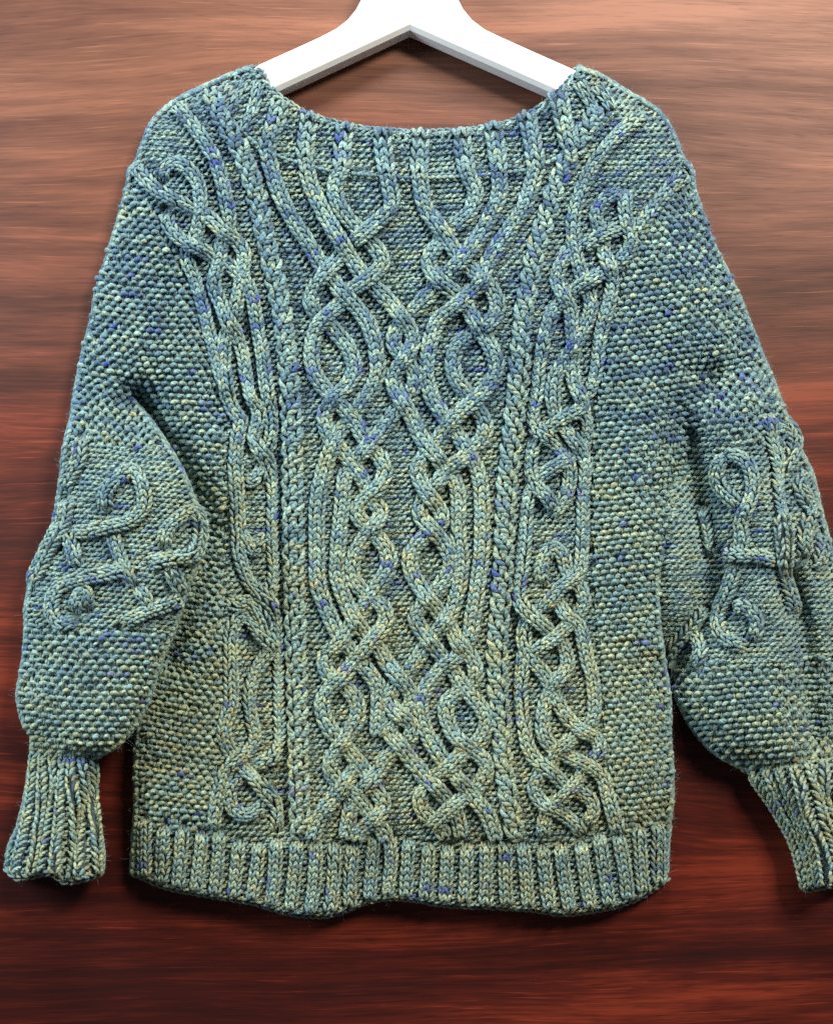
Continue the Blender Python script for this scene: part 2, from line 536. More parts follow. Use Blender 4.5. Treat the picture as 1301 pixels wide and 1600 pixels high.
rs.finish(Zext * (1 - t) + zr * t + 2.0)

# ------------------------------------------------------------------ yarn colours
PAL_T = np.array([0.0, 0.18, 0.36, 0.52, 0.66, 0.80, 0.90, 1.0])
PAL_C = lin([(46, 74, 114), (72, 106, 132), (106, 141, 146), (136, 165, 157), (148, 168, 145), (160, 171, 136), (170, 172, 130), (130, 132, 108)])
SPOTS = np.stack([RNG.uniform(0, 1301, 520), RNG.uniform(110, 1430, 520), RNG.gamma(3.0, 2.0, 520) + 3.0], 1)


def dye(x, y, row, jitter=0.06):
    x = np.asarray(x, float); y = np.asarray(y, float); row = np.asarray(row, float)
    run = vnoise(x / 26.0 + row * 13.7, row * 3.37 + 0.5, 1)
    reg = vnoise(x / 120.0, y / 90.0, 2) * 0.5 + vnoise(x / 38.0, y / 30.0, 3) * 0.5
    n = 0.47 + 0.46 * (run - 0.5) + 0.26 * (reg - 0.5) + RNG.normal(0, jitter, x.shape)
    n += 0.27 * smooth(420, 1150, y) * (1 - 0.55 * smooth(330, 480, np.abs(x - 630)) * (1 - smooth(1000, 1300, y))) - 0.09
    n = np.clip(n, 0, 1)
    c = np.stack([np.interp(n, PAL_T, PAL_C[:, k]) for k in range(3)], -1)
    val = 0.76 + 0.54 * vnoise(x / 9.0 + row * 5.1, row * 1.7, 4)
    c = c * (val * RNG.normal(1, 0.07, x.shape))[:, None]
    blue = lin((34, 62, 158))
    w = np.zeros(x.shape)
    near = SPOTS[(SPOTS[:, 0] > x.min() - 25) & (SPOTS[:, 0] < x.max() + 25) & (SPOTS[:, 1] > y.min() - 25) & (SPOTS[:, 1] < y.max() + 25)] if len(x) else []
    for sx, sy, sr in near:
        d2 = (x - sx) ** 2 + ((y - sy) * (1.2 + sr * 0.17)) ** 2
        w = np.maximum(w, np.exp(-d2 / (sr * sr)))
    w = np.where(w > 0.35, w, 0)[:, None] * 0.85
    return np.clip(c * (1 - w) + blue * w, 0.004, 0.85)


# ------------------------------------------------------------------ mesh accumulator
NS = 6


class Yarn:
    def __init__(self):
        self.v, self.q, self.c, self.p = [], [], [], []
        self.n = 0

    def tubes(self, P, nrm, rad, prof, col, flat=0.9):
        """P (N,K,3) pixel-space centre lines, nrm (N,3) or (N,K,3), rad (N,), prof (K,), col (N,3)."""
        N, K = P.shape[:2]
        if N == 0:
            return
        T = np.gradient(P, axis=1)
        T /= np.maximum(np.linalg.norm(T, axis=2, keepdims=True), 1e-9)
        n = np.broadcast_to(nrm[:, None, :] if nrm.ndim == 2 else nrm, P.shape)
        B = np.cross(T, n); B /= np.maximum(np.linalg.norm(B, axis=2, keepdims=True), 1e-9)
        M = np.cross(B, T)
        a = np.arange(NS) / NS * 2 * np.pi
        r = (np.broadcast_to(rad, (N,))[:, None] * prof[None, :])[:, :, None, None]
        ring = P[:, :, None, :] + r * (np.cos(a)[None, None, :, None] * M[:, :, None, :] * flat + np.sin(a)[None, None, :, None] * B[:, :, None, :])
        self.v.append(to_world(ring).reshape(-1, 3))
        seg = np.linalg.norm(np.diff(P, axis=1), axis=2)
        u = np.concatenate([np.zeros((N, 1)), np.cumsum(seg, 1)], 1) + RNG.uniform(0, 6, (N, 1))
        ply = np.empty((N, K, NS, 3), np.float32)
        ply[..., 0] = np.cos(2 * a); ply[..., 1] = np.sin(2 * a); ply[..., 2] = u[:, :, None]
        self.p.append(ply.reshape(-1, 3))
        self.c.append(np.repeat(col, K * NS, axis=0))
        k, s = np.meshgrid(np.arange(K - 1), np.arange(NS), indexing='ij')
        s2 = (s + 1) % NS
        quad = np.stack([k * NS + s, k * NS + s2, (k + 1) * NS + s2, (k + 1) * NS + s], -1).reshape(-1, 4)
        base = self.n + (np.arange(N) * K * NS)[:, None, None]
        self.q.append((quad[None] + base).reshape(-1, 4))
        self.n += N * K * NS

    def sheet(self, V, Q, col):
        self.v.append(to_world(V)); self.q.append(np.asarray(Q) + self.n)
        self.c.append(np.broadcast_to(col, (len(V), 3)))
        pl = np.zeros((len(V), 3), np.float32); pl[:, 0] = 1
        self.p.append(pl)
        self.n += len(V)

    def mesh(self, name):
        me = bpy.data.meshes.new(name)
        if self.n == 0:
            return me
        V = np.concatenate(self.v).astype(np.float32); Q = np.concatenate(self.q).astype(np.int32)
        C = np.concatenate(self.c).astype(np.float32); P = np.concatenate(self.p).astype(np.float32)
        me.vertices.add(len(V)); me.vertices.foreach_set("co", V.ravel())
        me.loops.add(Q.size); me.loops.foreach_set("vertex_index", Q.ravel())
        me.polygons.add(len(Q))
        me.polygons.foreach_set("loop_start", np.arange(0, Q.size, 4, dtype=np.int32))
        me.polygons.foreach_set("loop_total", np.full(len(Q), 4, np.int32))
        me.polygons.foreach_set("use_smooth", np.ones(len(Q), bool))
        at = me.attributes.new("dye", 'FLOAT_COLOR', 'POINT')
        at.data.foreach_set("color", np.concatenate([C, np.ones((len(C), 1), np.float32)], 1).ravel())
        at = me.attributes.new("ply", 'FLOAT_VECTOR', 'POINT')
        at.data.foreach_set("vector", P.ravel())
        me.update(calc_edges=True)
        return me


LEAF = np.array([0.40, 0.86, 1.0, 1.0, 0.84, 0.38])
BUMP = np.array([0.36, 0.80, 1.0, 1.0, 0.80, 0.36])
ARC = np.array([0.48, 0.86, 1.0, 1.0, 0.86, 0.48])
K6 = np.linspace(0, 1, 6)
TRIS = [0]


def lay(layer, X, Y, W):
    """(N,K) fabric positions and heights -> 3-D pixel space with one normal for each piece."""
    xc, yc = X.mean(1), Y.mean(1)
    n = layer.normal(xc, yc)
    P = np.stack([X, Y, layer.Z(X, Y)], -1) + W[..., None] * n[:, None, :]
    return P, n


# ------------------------------------------------------------------ knitted columns: ribs and cable strands
def strand(yarn, layer, pts, hw=15.0, cols=2, rise=9.0, pitch=10.4, sink=(True, True), base=1.0, mark=True, lev_h=9.0, rowseed=None):
    C, s = spline(pts)
    tx = np.gradient(C[:, 0]); ty = np.gradient(C[:, 1])
    l = np.hypot(tx, ty); tx, ty = tx / l, ty / l
    Ltot = s[-1]
    nrow = max(int(Ltot / pitch), 2)
    rows = (np.arange(nrow) + 0.75) * (Ltot / nrow)
    cw = 2 * hw / cols
    seed = RNG.uniform(0, 200) if rowseed is None else rowseed

    def at(sv, lv):
        x = np.interp(sv, s, C[:, 0]); y = np.interp(sv, s, C[:, 1])
        ux = np.interp(sv, s, tx); uy = np.interp(sv, s, ty)
        return x - uy * lv, y + ux * lv

    def height(sv, lv):
        lev = np.interp(sv, s, C[:, 2])
        h = base + rise * np.sqrt(np.clip(1 - (lv / (hw * 1.08)) ** 2, 0, 1)) + np.where(lev > 0, lev * lev_h, lev * 4.0)
        e = np.ones_like(sv)
        if sink[0]:
            e = np.minimum(e, smooth(-2, 14, sv))
        if sink[1]:
            e = np.minimum(e, smooth(-2, 14, Ltot - sv))
        return h * e - 6 * (1 - e)

    for c in range(cols):
        cc = -hw + cw * (c + 0.5)
        for sgn in (-1, 1):
            N = nrow
            sv0 = rows[:, None] + RNG.normal(0, 0.7, (N, 1))
            ln = pitch * RNG.normal(1.42, 0.08, (N, 1))
            S_ = sv0 - ln * (K6[None] - 0.15)
            L_ = cc + sgn * cw * (0.05 + 0.42 * K6[None] ** 0.9) + RNG.normal(0, 0.5, (N, 1))
            S_ = np.clip(S_, -4, Ltot + 4)
            X, Y = at(S_, L_)
            W = height(S_, L_) + 2.6 * np.sin(np.pi * K6)[None] - 1.6 - 1.8 * K6[None]
            P, n = lay(layer, X, Y, W)
            # lean the piece's normal with the rounded cross-section
            lat = (cc + sgn * cw * 0.25) / hw
            ux = np.interp(rows, s, tx); uy = np.interp(rows, s, ty)
            n = n + 0.8 * lat * np.stack([-uy, ux, 0 * ux], -1)
            n /= np.linalg.norm(n, axis=1, keepdims=True)
            col = dye(X.mean(1), Y.mean(1), seed + np.arange(N) * 0.61 + 0.2 * c)
            yarn.tubes(P, n, min(cw * 0.245, 3.75) * RNG.normal(1, 0.07, N), LEAF, col)
    # rounded core under the stitches
    m = max(int(Ltot / 6), 3)
    sv = np.linspace(0, Ltot, m)
    lv = np.linspace(-1, 1, 7) * hw * 0.97
    SV, LV = np.meshgrid(sv, lv, indexing='ij')
    X, Y = at(SV, LV)
    W = height(SV, LV) - 7.0
    W[:, 0] = np.minimum(W[:, 0], -5); W[:, -1] = np.minimum(W[:, -1], -5)
    V = np.stack([X, Y, layer.Z(X, Y) + W], -1).reshape(-1, 3)
    i, j = np.meshgrid(np.arange(m - 1), np.arange(6), indexing='ij')
    Q = np.stack([i * 7 + j, i * 7 + j + 1, (i + 1) * 7 + j + 1, (i + 1) * 7 + j], -1).reshape(-1, 4)
    yarn.sheet(V, Q, lin((70, 88, 92)))
    if mark:
        i0, i1 = np.clip([int((C[:, 0].min() - 40 - GX0) / GSTEP), int((C[:, 0].max() + 44 - GX0) / GSTEP)], 0, GNX)
        j0, j1 = np.clip([int((C[:, 1].min() - 40 - GY0) / GSTEP), int((C[:, 1].max() + 44 - GY0) / GSTEP)], 0, GNY)
        sub = np.stack([GXX[i0:i1, j0:j1].ravel(), GYY[i0:i1, j0:j1].ravel()], 1).astype(float)
        near = seg_dist(sub, C[::9]).reshape(i1 - i0, j1 - j0) - hw
        layer.dstrand[i0:i1, j0:j1] = np.minimum(layer.dstrand[i0:i1, j0:j1], near)


def rope(yarn, layer, pts, amp=7.0, period=54.0, hand=1, hw=9.5):
    C, s = spline(pts)
    tx = np.gradient(C[:, 0]); ty = np.gradient(C[:, 1]); l = np.hypot(tx, ty); tx, ty = tx / l, ty / l
    for ph in (0.0, math.pi):
        a = s / period * 2 * math.pi + ph
        off = amp * np.sin(a) * 1.0
        lev = 0.75 * np.cos(a) * hand
        q = np.stack([C[:, 0] - ty * off, C[:, 1] + tx * off, lev], 1)[::5]
        strand(yarn, layer, [tuple(r) for r in q], hw=hw, cols=1, rise=6, base=2.0, pitch=9.6, sink=(False, True), lev_h=4.0)


# ------------------------------------------------------------------ background stitches
def frame_grid(x0, x1, y0, y1, px, py, ang, half=True):
    """Rows tilted by ang(x, y): returns positions, row ids."""
    ny = int((y1 - y0) / py) + 1
    nx = int((x1 - x0) / px) + 1 + (0 if half else int(0.31 * ny) + 1)
    j, i = np.meshgrid(np.arange(ny), np.arange(nx), indexing='ij')
    X = x0 - 0.31 * ny * px * (not half) + (i + (0.5 * (j % 2) if half else 0.31 * j)) * px
    Y = y0 + j * py
    return X.ravel().astype(float), Y.ravel().astype(float), j.ravel(), i.ravel()


def warp(x, y, amt=5.0):
    return x + amt * (vnoise(x / 90, y / 90, 21) - 0.5) * 2, y + amt * (vnoise(x / 110, y / 80, 22) - 0.5) * 2


def arcs(yarn, layer, x, y, row, ang, half_w, arch, rad, top=3.4, low=-1.2, slant=0.0, prof=None):
    N = len(x)
    u = (K6 * 2 - 1)[None] * (half_w * RNG.normal(1, 0.06, (N, 1)))
    v = -arch * (1 - (K6 * 2 - 1)[None] ** 2) * np.ones((N, 1)) + arch * 0.5
    th = ang + slant + RNG.normal(0, 0.10, N)
    c, s_ = np.cos(th)[:, None], np.sin(th)[:, None]
    X = x[:, None] + u * c - v * s_
    Y = y[:, None] + u * s_ + v * c
    W = low + (top - low) * (1 - (K6 * 2 - 1)[None] ** 2) + RNG.normal(0, 0.5, (N, 1)) - 3.0 * (1 - smooth(2, 16, bilin(layer.dstrand, x, y)))[:, None]
    P, n = lay(layer, X, Y, W)
    col = dye(x, y, row)
    yarn.tubes(P, n, rad * RNG.normal(1, 0.06, N), ARC if prof is None else prof, col)


def keep(layer, x, y, region, margin=2.5):
    ok = bilin(layer.sd, x, y) > 3.0
    ok &= bilin(layer.dstrand, x, y) > -margin
    return ok & region(x, y)


def purl(yarn, layer, region, bbox, tilt=0.0, px=10.6, py=8.8):
    X, Y, J, I = frame_grid(*bbox, px, py, None, half=False)
    cx0, cy0 = (bbox[0] + bbox[1]) / 2, (bbox[2] + bbox[3]) / 2
    for k, (dx, dy, sg) in enumerate(((0, 0, 1), (0.5, 0.5, -1))):
        x = X + dx * px; y = Y + dy * py
        xr = cx0 + (x - cx0) * math.cos(tilt) - (y - cy0) * math.sin(tilt)
        yr = cy0 + (x - cx0) * math.sin(tilt) + (y - cy0) * math.cos(tilt)
        xr, yr = warp(xr, yr)
        xr = xr + RNG.normal(0, 0.5, xr.shape); yr = yr + RNG.normal(0, 0.5, yr.shape)
        ok = keep(layer, xr, yr, region)
        arcs(yarn, layer, xr[ok], yr[ok], J[ok] + 0.0, np.full(ok.sum(), tilt), 5.9, 2.8 * sg, 2.35,
             top=3.6 if sg > 0 else 3.0, low=-1.6, slant=-0.42)


def moss(yarn, layer, region, bbox, tilt=0.0, px=13.4, py=8.8):
    X, Y, J, I = frame_grid(*bbox, px, py, None, half=True)
    cx0, cy0 = (bbox[0] + bbox[1]) / 2, (bbox[2] + bbox[3]) / 2
    for kind in (0, 1):
        x = X + (0.5 * px if kind else 0); y = Y + (0.15 * py if kind else 0)
        xr = cx0 + (x - cx0) * math.cos(tilt) - (y - cy0) * math.sin(tilt)
        yr = cy0 + (x - cx0) * math.sin(tilt) + (y - cy0) * math.cos(tilt)
        xr, yr = warp(xr, yr)
        xr = xr + RNG.normal(0, 0.8, xr.shape); yr = yr + RNG.normal(0, 0.7, yr.shape)
        ok = keep(layer, xr, yr, region)
        xr, yr, jj = xr[ok], yr[ok], J[ok] + 0.5 * kind
        if kind == 0:
            arcs(yarn, layer, xr, yr, jj, np.full(len(xr), tilt), 5.5, 2.2, RNG.normal(3.7, 0.40, len(xr)), top=RNG.normal(6.8, 1.1, (len(xr), 1)), low=-0.8, slant=RNG.normal(-0.42, 0.24, len(xr)), prof=BUMP)
        else:
            for sg in (-1, 1):
                N = len(xr)
                u = sg * (0.8 + 2.6 * K6[None]) + RNG.normal(0, 0.4, (N, 1))
                v = 5.2 - 10.5 * K6[None] + 0 * u
                c, s_ = math.cos(tilt), math.sin(tilt)
                Xk = xr[:, None] + u * c - v * s_; Yk = yr[:, None] + u * s_ + v * c
                W = -1.8 + 3.2 * np.sin(np.pi * K6)[None] + 0 * u + RNG.normal(0, .6, (N, 1))
                P, n = lay(layer, Xk, Yk, W)
                yarn.tubes(P, n, np.full(N, 2.5), LEAF, dye(xr, yr, jj))


def garter(yarn, layer, region, bbox, tilt=0.0, px=12.6, py=9.6):
    X, Y, J, I = frame_grid(*bbox, px, py, None, half=True)
    cx0, cy0 = (bbox[0] + bbox[1]) / 2, (bbox[2] + bbox[3]) / 2
    for k, (dx, dy, sg, r) in enumerate(((0, 0, 1, 3.7), (0.5, 0.45, -1, 3.0))):
        x = X + dx * px; y = Y + dy * py
        xr = cx0 + (x - cx0) * math.cos(tilt) - (y - cy0) * math.sin(tilt)
        yr = cy0 + (x - cx0) * math.sin(tilt) + (y - cy0) * math.cos(tilt)
        xr, yr = warp(xr, yr)
        ok = keep(layer, xr, yr, region)
        arcs(yarn, layer, xr[ok] + RNG.normal(0, .6, ok.sum()), yr[ok], J[ok] + 0.0, np.full(ok.sum(), tilt), 6.8, 3.0 * sg, r,
             top=5.0 if sg > 0 else 2.2, low=-1.8, slant=0.10)


def edge_rows(yarn, layer, line, z_back=14.0, step=10.5, dz=8.0):
    """Stitches that turn round a folded edge towards the back."""
    C, s = spline(line, 2.0)
    C = C[:, :2]
    n = int(s[-1] / step)
    for r in range(9):
        sv = (np.arange(n) + 0.5 * (r % 2) + 0.25) * step
        x = np.interp(sv, s, C[:, 0]); y = np.interp(sv, s, C[:, 1])
        tx = np.interp(sv, s, np.gradient(C[:, 0])); ty = np.interp(sv, s, np.gradient(C[:, 1]))
        l = np.hypot(tx, ty); tx, ty = tx / l, ty / l
        # outward = away from the inside of the layer
        o = np.where((bilin(layer.sd, x - ty * 6, y + tx * 6) < bilin(layer.sd, x + ty * 6, y - tx * 6))[:, None],
                     np.stack([-ty, tx], 1), np.stack([ty, -tx], 1))
        zt = layer.Z(x - o[:, 0] * 5, y - o[:, 1] * 5) + 1.0
        z = zt - r * dz
        ok = z > z_back - dz
        if not ok.any():
            break
        nz = 0.75 if r == 0 else (0.1 if r < 3 else -0.3)
        nr = np.stack([o[:, 0], o[:, 1], np.full(n, nz)], 1); nr /= np.linalg.norm(nr, axis=1, keepdims=True)
        inset = 3.5 if r == 0 else 1.5 + 0.9 * max(r - 2, 0)
        u = (K6 * 2 - 1)[None] * 6.2
        bump = 2.6 * (1 - (K6 * 2 - 1)[None] ** 2) - 1.2 + RNG.normal(0, 0.5, (n, 1))
        vz = 2.4 * (1 - (K6 * 2 - 1)[None] ** 2)
        X = x[:, None] + tx[:, None] * u + o[:, :1] * (bump - inset)
        Y = y[:, None] + ty[:, None] * u + o[:, 1:] * (bump - inset)
        Zz = z[:, None] + vz
        P = np.stack([X, Y, Zz], -1)
        yarn.tubes(P[ok], nr[ok], np.full(ok.sum(), 3.9), ARC, dye(x, y, r + sv * 0)[ok])


def shell(yarn, layer, depth=9.0, inset=3.0, back=None, open_skirt=12.0):
    """Cloth under the stitches, closed round the edge."""
    sd = layer.sd
    m = sd > inset
    cell = m[:-1, :-1] & m[1:, :-1] & m[:-1, 1:] & m[1:, 1:]
    ids = -np.ones(m.shape, int)
    ci, cj = np.nonzero(cell)
    used = np.zeros(m.shape, bool)
    for a in (0, 1):
        for b in (0, 1):
            used[ci + a, cj + b] = True
    ui, uj = np.nonzero(used)
    ids[ui, uj] = np.arange(len(ui))
    X, Y = GXX[ui, uj].astype(float), GYY[ui, uj].astype(float)
    Zf = layer.Z(X, Y) - depth
    Qf = np.stack([ids[ci, cj], ids[ci, cj + 1], ids[ci + 1, cj + 1], ids[ci + 1, cj]], 1)
    V = [np.stack([X, Y, Zf], 1)]; Q = [Qf]
    # boundary edges
    e = np.concatenate([Qf[:, [0, 1]], Qf[:, [1, 2]], Qf[:, [2, 3]], Qf[:, [3, 0]]])
    key = np.sort(e, 1)
    _, inv, cnt = np.unique(key, axis=0, return_inverse=True, return_counts=True)
    be = e[cnt[inv.ravel()] == 1]
    dop = np.min([seg_dist(np.stack([X, Y], 1), o) for o in layer.opens], axis=0)
    zbk = np.where(dop < 16, Zf - open_skirt, 9.0)
    V.append(np.stack([X, Y, zbk], 1))
    n0 = len(X)
    Q.append(np.stack([be[:, 1], be[:, 0], be[:, 0] + n0, be[:, 1] + n0], 1))
    if back:
        V.append(np.stack([X, Y, np.full(n0, back)], 1))
        Q.append(Qf[:, ::-1] + 2 * n0)
    V = np.concatenate(V); Q = np.concatenate(Q)
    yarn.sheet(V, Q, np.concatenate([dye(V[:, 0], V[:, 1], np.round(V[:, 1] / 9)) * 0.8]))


# ------------------------------------------------------------------ the sweater
sweater = bpy.data.objects.new("knitted_sweater", None)
sweater.location = to_world((630, 800, 30))
COL.objects.link(sweater)
sweater["label"] = "blue green heathered cable knit sweater hanging on a white hanger"
sweater["category"] = "sweater"
bpy.context.view_layer.update()


def part(name, yarn, parent, **props):
    me = yarn.mesh(name)
    TRIS[0] += len(me.polygons) * 2
    o = link(name, me, YARN, parent, **props)
    # geometry is in world coordinates: undo the parents' offset
    o.location = -sweater.location if parent is sweater else (0, 0, 0)
    return o


# --- cable strands of the body; a third number lifts (+) or lowers (-) the strand at a crossing
S1 = [(416, 232), (431, 287), (453, 335), (479, 375), (500, 410), (512, 428, -1), (525, 445), (540, 462, .6), (562, 486), (578, 512),
      (587, 545), (590, 578), (582, 605), (565, 630), (548, 653, -1), (530, 675), (518, 700, .8), (507, 732), (498, 770), (495, 815),
      (495, 860), (496, 907), (506, 943), (517, 966), (527, 988), (537, 1003, -1), (546, 1014), (555, 1029, -.5), (568, 1042), (583, 1060),
      (592, 1077), (591, 1097), (590, 1125), (589, 1152)]
S2 = [(477, 248), (486, 290), (508, 335), (530, 372, .9), (548, 402), (560, 420), (576, 440, -1), (592, 455), (612, 475), (624, 493, 1),
      (641, 515), (645, 535), (632, 560, 1), (616, 585), (616, 605), (629, 628, 1), (642, 650), (657, 683), (680, 712, 1), (697, 735, -.5),
      (712, 757), (716, 790), (716, 834), (721, 877), (716, 920), (707, 950), (695, 972, 1), (684, 986), (672, 1000, -1), (658, 1020),
      (646, 1038), (632, 1056, -1), (614, 1075), (608, 1098), (624, 1117, 1), (640, 1130), (643, 1146), (628, 1165, -1), (613, 1178),
      (602, 1188), (592, 1205), (577, 1223, 1), (566, 1234), (553, 1247, -1), (546, 1266), (543, 1285), (536, 1310)]
S3 = [(535, 262), (523, 292), (530, 322), (552, 350), (570, 370, -1), (588, 388), (597, 405), (592, 420), (570, 439, 1), (548, 455),
      (530, 476), (505, 499, 1), (490, 525), (486, 560), (495, 590), (514, 614, -.7), (531, 634, .4), (553, 658), (566, 680), (580, 700, -1),
      (596, 720), (602, 738), (590, 763, 1), (570, 780), (558, 797), (562, 812), (577, 824, -1), (592, 842), (605, 861), (608, 883),
      (596, 906), (578, 934), (562, 957, -1), (546, 980), (530, 1005, 1), (512, 1022), (507, 1040), (516, 1056), (531, 1068, -1), (546, 1080),
      (556, 1095), (559, 1112), (555, 1128), (546, 1142), (535, 1160, 1), (523, 1176), (516, 1190), (516, 1205), (527, 1221, -1),
      (541, 1233), (560, 1250), (574, 1268, -1), (588, 1285), (600, 1298), (603, 1314)]
S4 = [(605, 272), (612, 312), (606, 330), (588, 347), (562, 369, 1), (543, 388, -1), (525, 408), (505, 430, 1), (490, 455), (486, 475),
      (497, 492, -1), (512, 506), (525, 520), (545, 545), (553, 575), (542, 602), (520, 623, 1), (507, 652), (513, 678), (522, 692, -1),
      (537, 710), (553, 730), (566, 748), (575, 768, -1), (585, 785), (595, 800), (590, 816, 1), (570, 840), (553, 868), (550, 895),
      (558, 915), (575, 930, -1), (594, 943), (603, 957), (601, 974), (589, 991, 1), (577, 1005, 1), (563, 1022, .6), (546, 1043),
      (532, 1061, 1), (515, 1077), (504, 1095), (505, 1115), (511, 1131), (521, 1146), (533, 1158, -1), (549, 1178), (561, 1192),
      (573, 1210), (582, 1228, -1), (591, 1240), (598, 1250), (598, 1263), (588, 1277, 1), (574, 1289), (561, 1300), (557, 1316)]
S1B = [(563, 1190, -1), (549, 1208), (535, 1229, 1), (521, 1248), (506, 1266), (495, 1284), (486, 1312)]
S5 = [(655, 272), (660, 310), (668, 332), (685, 352, 1), (700, 375), (714, 396), (725, 412, -1), (738, 422), (758, 440), (775, 465),
      (776, 487), (763, 507, 1), (745, 520, -.6), (725, 530), (711, 548), (707, 570), (714, 595), (730, 614, -1), (742, 635), (755, 655),
      (756, 680), (738, 702, -.5), (716, 722, 1), (697, 737), (682, 755, 1), (666, 775, -1), (656, 795), (660, 812), (675, 828, 1),
      (692, 848), (703, 868), (703, 890), (692, 910), (675, 930, -1), (657, 949), (649, 966), (658, 983), (671, 1001, 1), (683, 1017),
      (697, 1033, -1), (712, 1054), (723, 1072), (738, 1089), (752, 1106), (760, 1123), (758, 1140), (748, 1157), (735, 1169, -.5),
      (720, 1180, .6), (704, 1197, 1), (686, 1212, .5), (670, 1228, -1), (660, 1240), (657, 1256), (666, 1272), (682, 1284, -.5), (697, 1308)]
S6 = [(730, 270), (743, 300), (735, 330), (715, 350), (698, 368, -1), (682, 385), (671, 402), (673, 420), (687, 437, 1), (705, 452),
      (720, 465, -1), (732, 485), (745, 505, 1), (757, 525), (772, 555), (775, 580), (762, 604), (743, 625, 1), (720, 645, 1), (697, 670),
      (682, 692, -1), (664, 712), (653, 730), (656, 752), (670, 775, 1), (686, 795), (690, 812), (680, 825, -1), (664, 838), (648, 855),
      (640, 873), (643, 895), (655, 916), (668, 936, 1), (680, 949), (694, 968, -1), (708, 989), (718, 1006, 1), (731, 1021), (741, 1038),
      (743, 1054), (733, 1070, -1), (713, 1084), (699, 1098), (697, 1120), (706, 1143), (720, 1161, 1), (738, 1174), (754, 1186),
      (760, 1201), (752, 1220), (738, 1238, -1), (723, 1247), (705, 1261, 1), (688, 1276, 1), (672, 1294)]
S7 = [(780, 270), (779, 305), (765, 340), (745, 375), (718, 410, 1), (692, 438, -1), (676, 455), (655, 477), (636, 495, -1), (618, 517),
      (615, 538), (632, 560, -1), (647, 585), (646, 605), (632, 628, -1), (615, 647), (593, 677), (567, 707, 1), (550, 728, -1), (538, 748),
      (534, 790), (528, 845), (525, 892), (531, 917), (542, 944), (554, 969, 1), (564, 983), (576, 997, -1), (591, 1014), (606, 1038),
      (624, 1060, 1), (641, 1082), (642, 1100), (627, 1117, -1), (611, 1132), (611, 1148), (625, 1165, 1), (641, 1186), (657, 1205),
      (669, 1218), (683, 1231, 1), (700, 1250, -1), (713, 1272), (722, 1308)]
S8 = [(838, 262), (820, 320), (800, 352), (777, 385), (760, 415), (752, 440, 1), (738, 455), (712, 478, 1), (685, 502), (673, 532),
      (667, 565), (667, 592), (677, 625), (694, 652, -.5), (710, 672, -1), (722, 690), (737, 718), (750, 750), (753, 785), (753, 830),
      (752, 868), (746, 912), (743, 938), (738, 965), (734, 992), (723, 1014, -1), (708, 1031, 1), (689, 1046), (674, 1063), (662, 1081),
      (656, 1100), (658, 1115), (664, 1140), (675, 1160), (688, 1182), (701, 1200, -1), (715, 1217, 1), (731, 1235), (746, 1254),
      (760, 1270), (770, 1292), (776, 1314)]
CENTRE = [S1, S2, S3, S4, S1B, S5, S6, S7, S8]

LEFT_SIDE = [
    [(272, 161), (309, 205), (339, 257), (353, 309), (358, 345, -1), (352, 372, -1), (345, 388), (341, 415), (335, 443), (346, 476), (357, 504, 1),
     (370, 528), (380, 560), (384, 590), (392, 620, 1), (404, 638), (403, 660), (396, 682, .5), (407, 706, 1), (420, 728), (427, 764), (426, 800), (426, 850),
     (428, 890), (424, 920), (408, 944, -1), (388, 958), (370, 969), (361, 985), (359, 1010), (359, 1040), (360, 1098), (352, 1125), (350, 1150),
     (360, 1174, -1), (378, 1200, .5), (398, 1221, 1), (417, 1241), (431, 1261), (433, 1300)],
    [(212, 258), (237, 288), (265, 307, 1), (290, 322), (310, 332, -1), (328, 341), (349, 361, 1), (369, 375), (381, 395), (380, 418), (374, 452), (368, 480),
     (360, 507, -1), (351, 532), (350, 565), (354, 604, 1), (357, 622), (365, 641), (375, 656), (372, 676), (368, 700), (367, 722), (369, 755), (371, 790),
     (373, 842), (374, 872), (386, 905), (404, 925, 1), (424, 948, 1), (434, 972), (436, 1012), (436, 1050), (437, 1100), (438, 1150), (426, 1180, 1),
     (407, 1194, 1), (386, 1208, -1), (366, 1222), (358, 1242), (366, 1264), (386, 1273), (404, 1264, -1), (418, 1252, -1)],
    [(262, 328), (265, 352), (285, 374, 1), (313, 388, 1), (332, 400, -1), (352, 410, -1), (372, 426), (387, 445), (396, 472), (402, 508), (411, 548),
     (417, 595), (421, 632), (424, 665), (420, 692), (405, 712, -1), (385, 722, -1), (372, 730, -1)],
    [(252, 284), (258, 266), (272, 256), (292, 262), (308, 282), (314, 312), (313, 338), (307, 366, -1), (296, 388, -1), (293, 407), (305, 435), (317, 477),
     (330, 527), (340, 565), (347, 590), (354, 606, -1)],
    [(356, 936, -1), (370, 946), (388, 940, .5), (404, 958, 1), (412, 982, .5), (400, 1004, -1), (384, 1018, -1)],
    [(372, 828, -1), (384, 846), (396, 860), (408, 846), (424, 830, -1)],
    [(378, 742, -1), (392, 752), (404, 742, .5), (414, 722, -1)],
    [(372, 952, -1), (388, 968, .3), (407, 990, 1), (425, 1010, .5), (434, 1024, -1)],
    [(432, 998, -1), (417, 1020), (404, 1042), (394, 1064), (388, 1092), (392, 1120), (399, 1150), (390, 1170), (367, 1187, 1), (352, 1208), (345, 1230), (338, 1256), (333, 1300)],
]
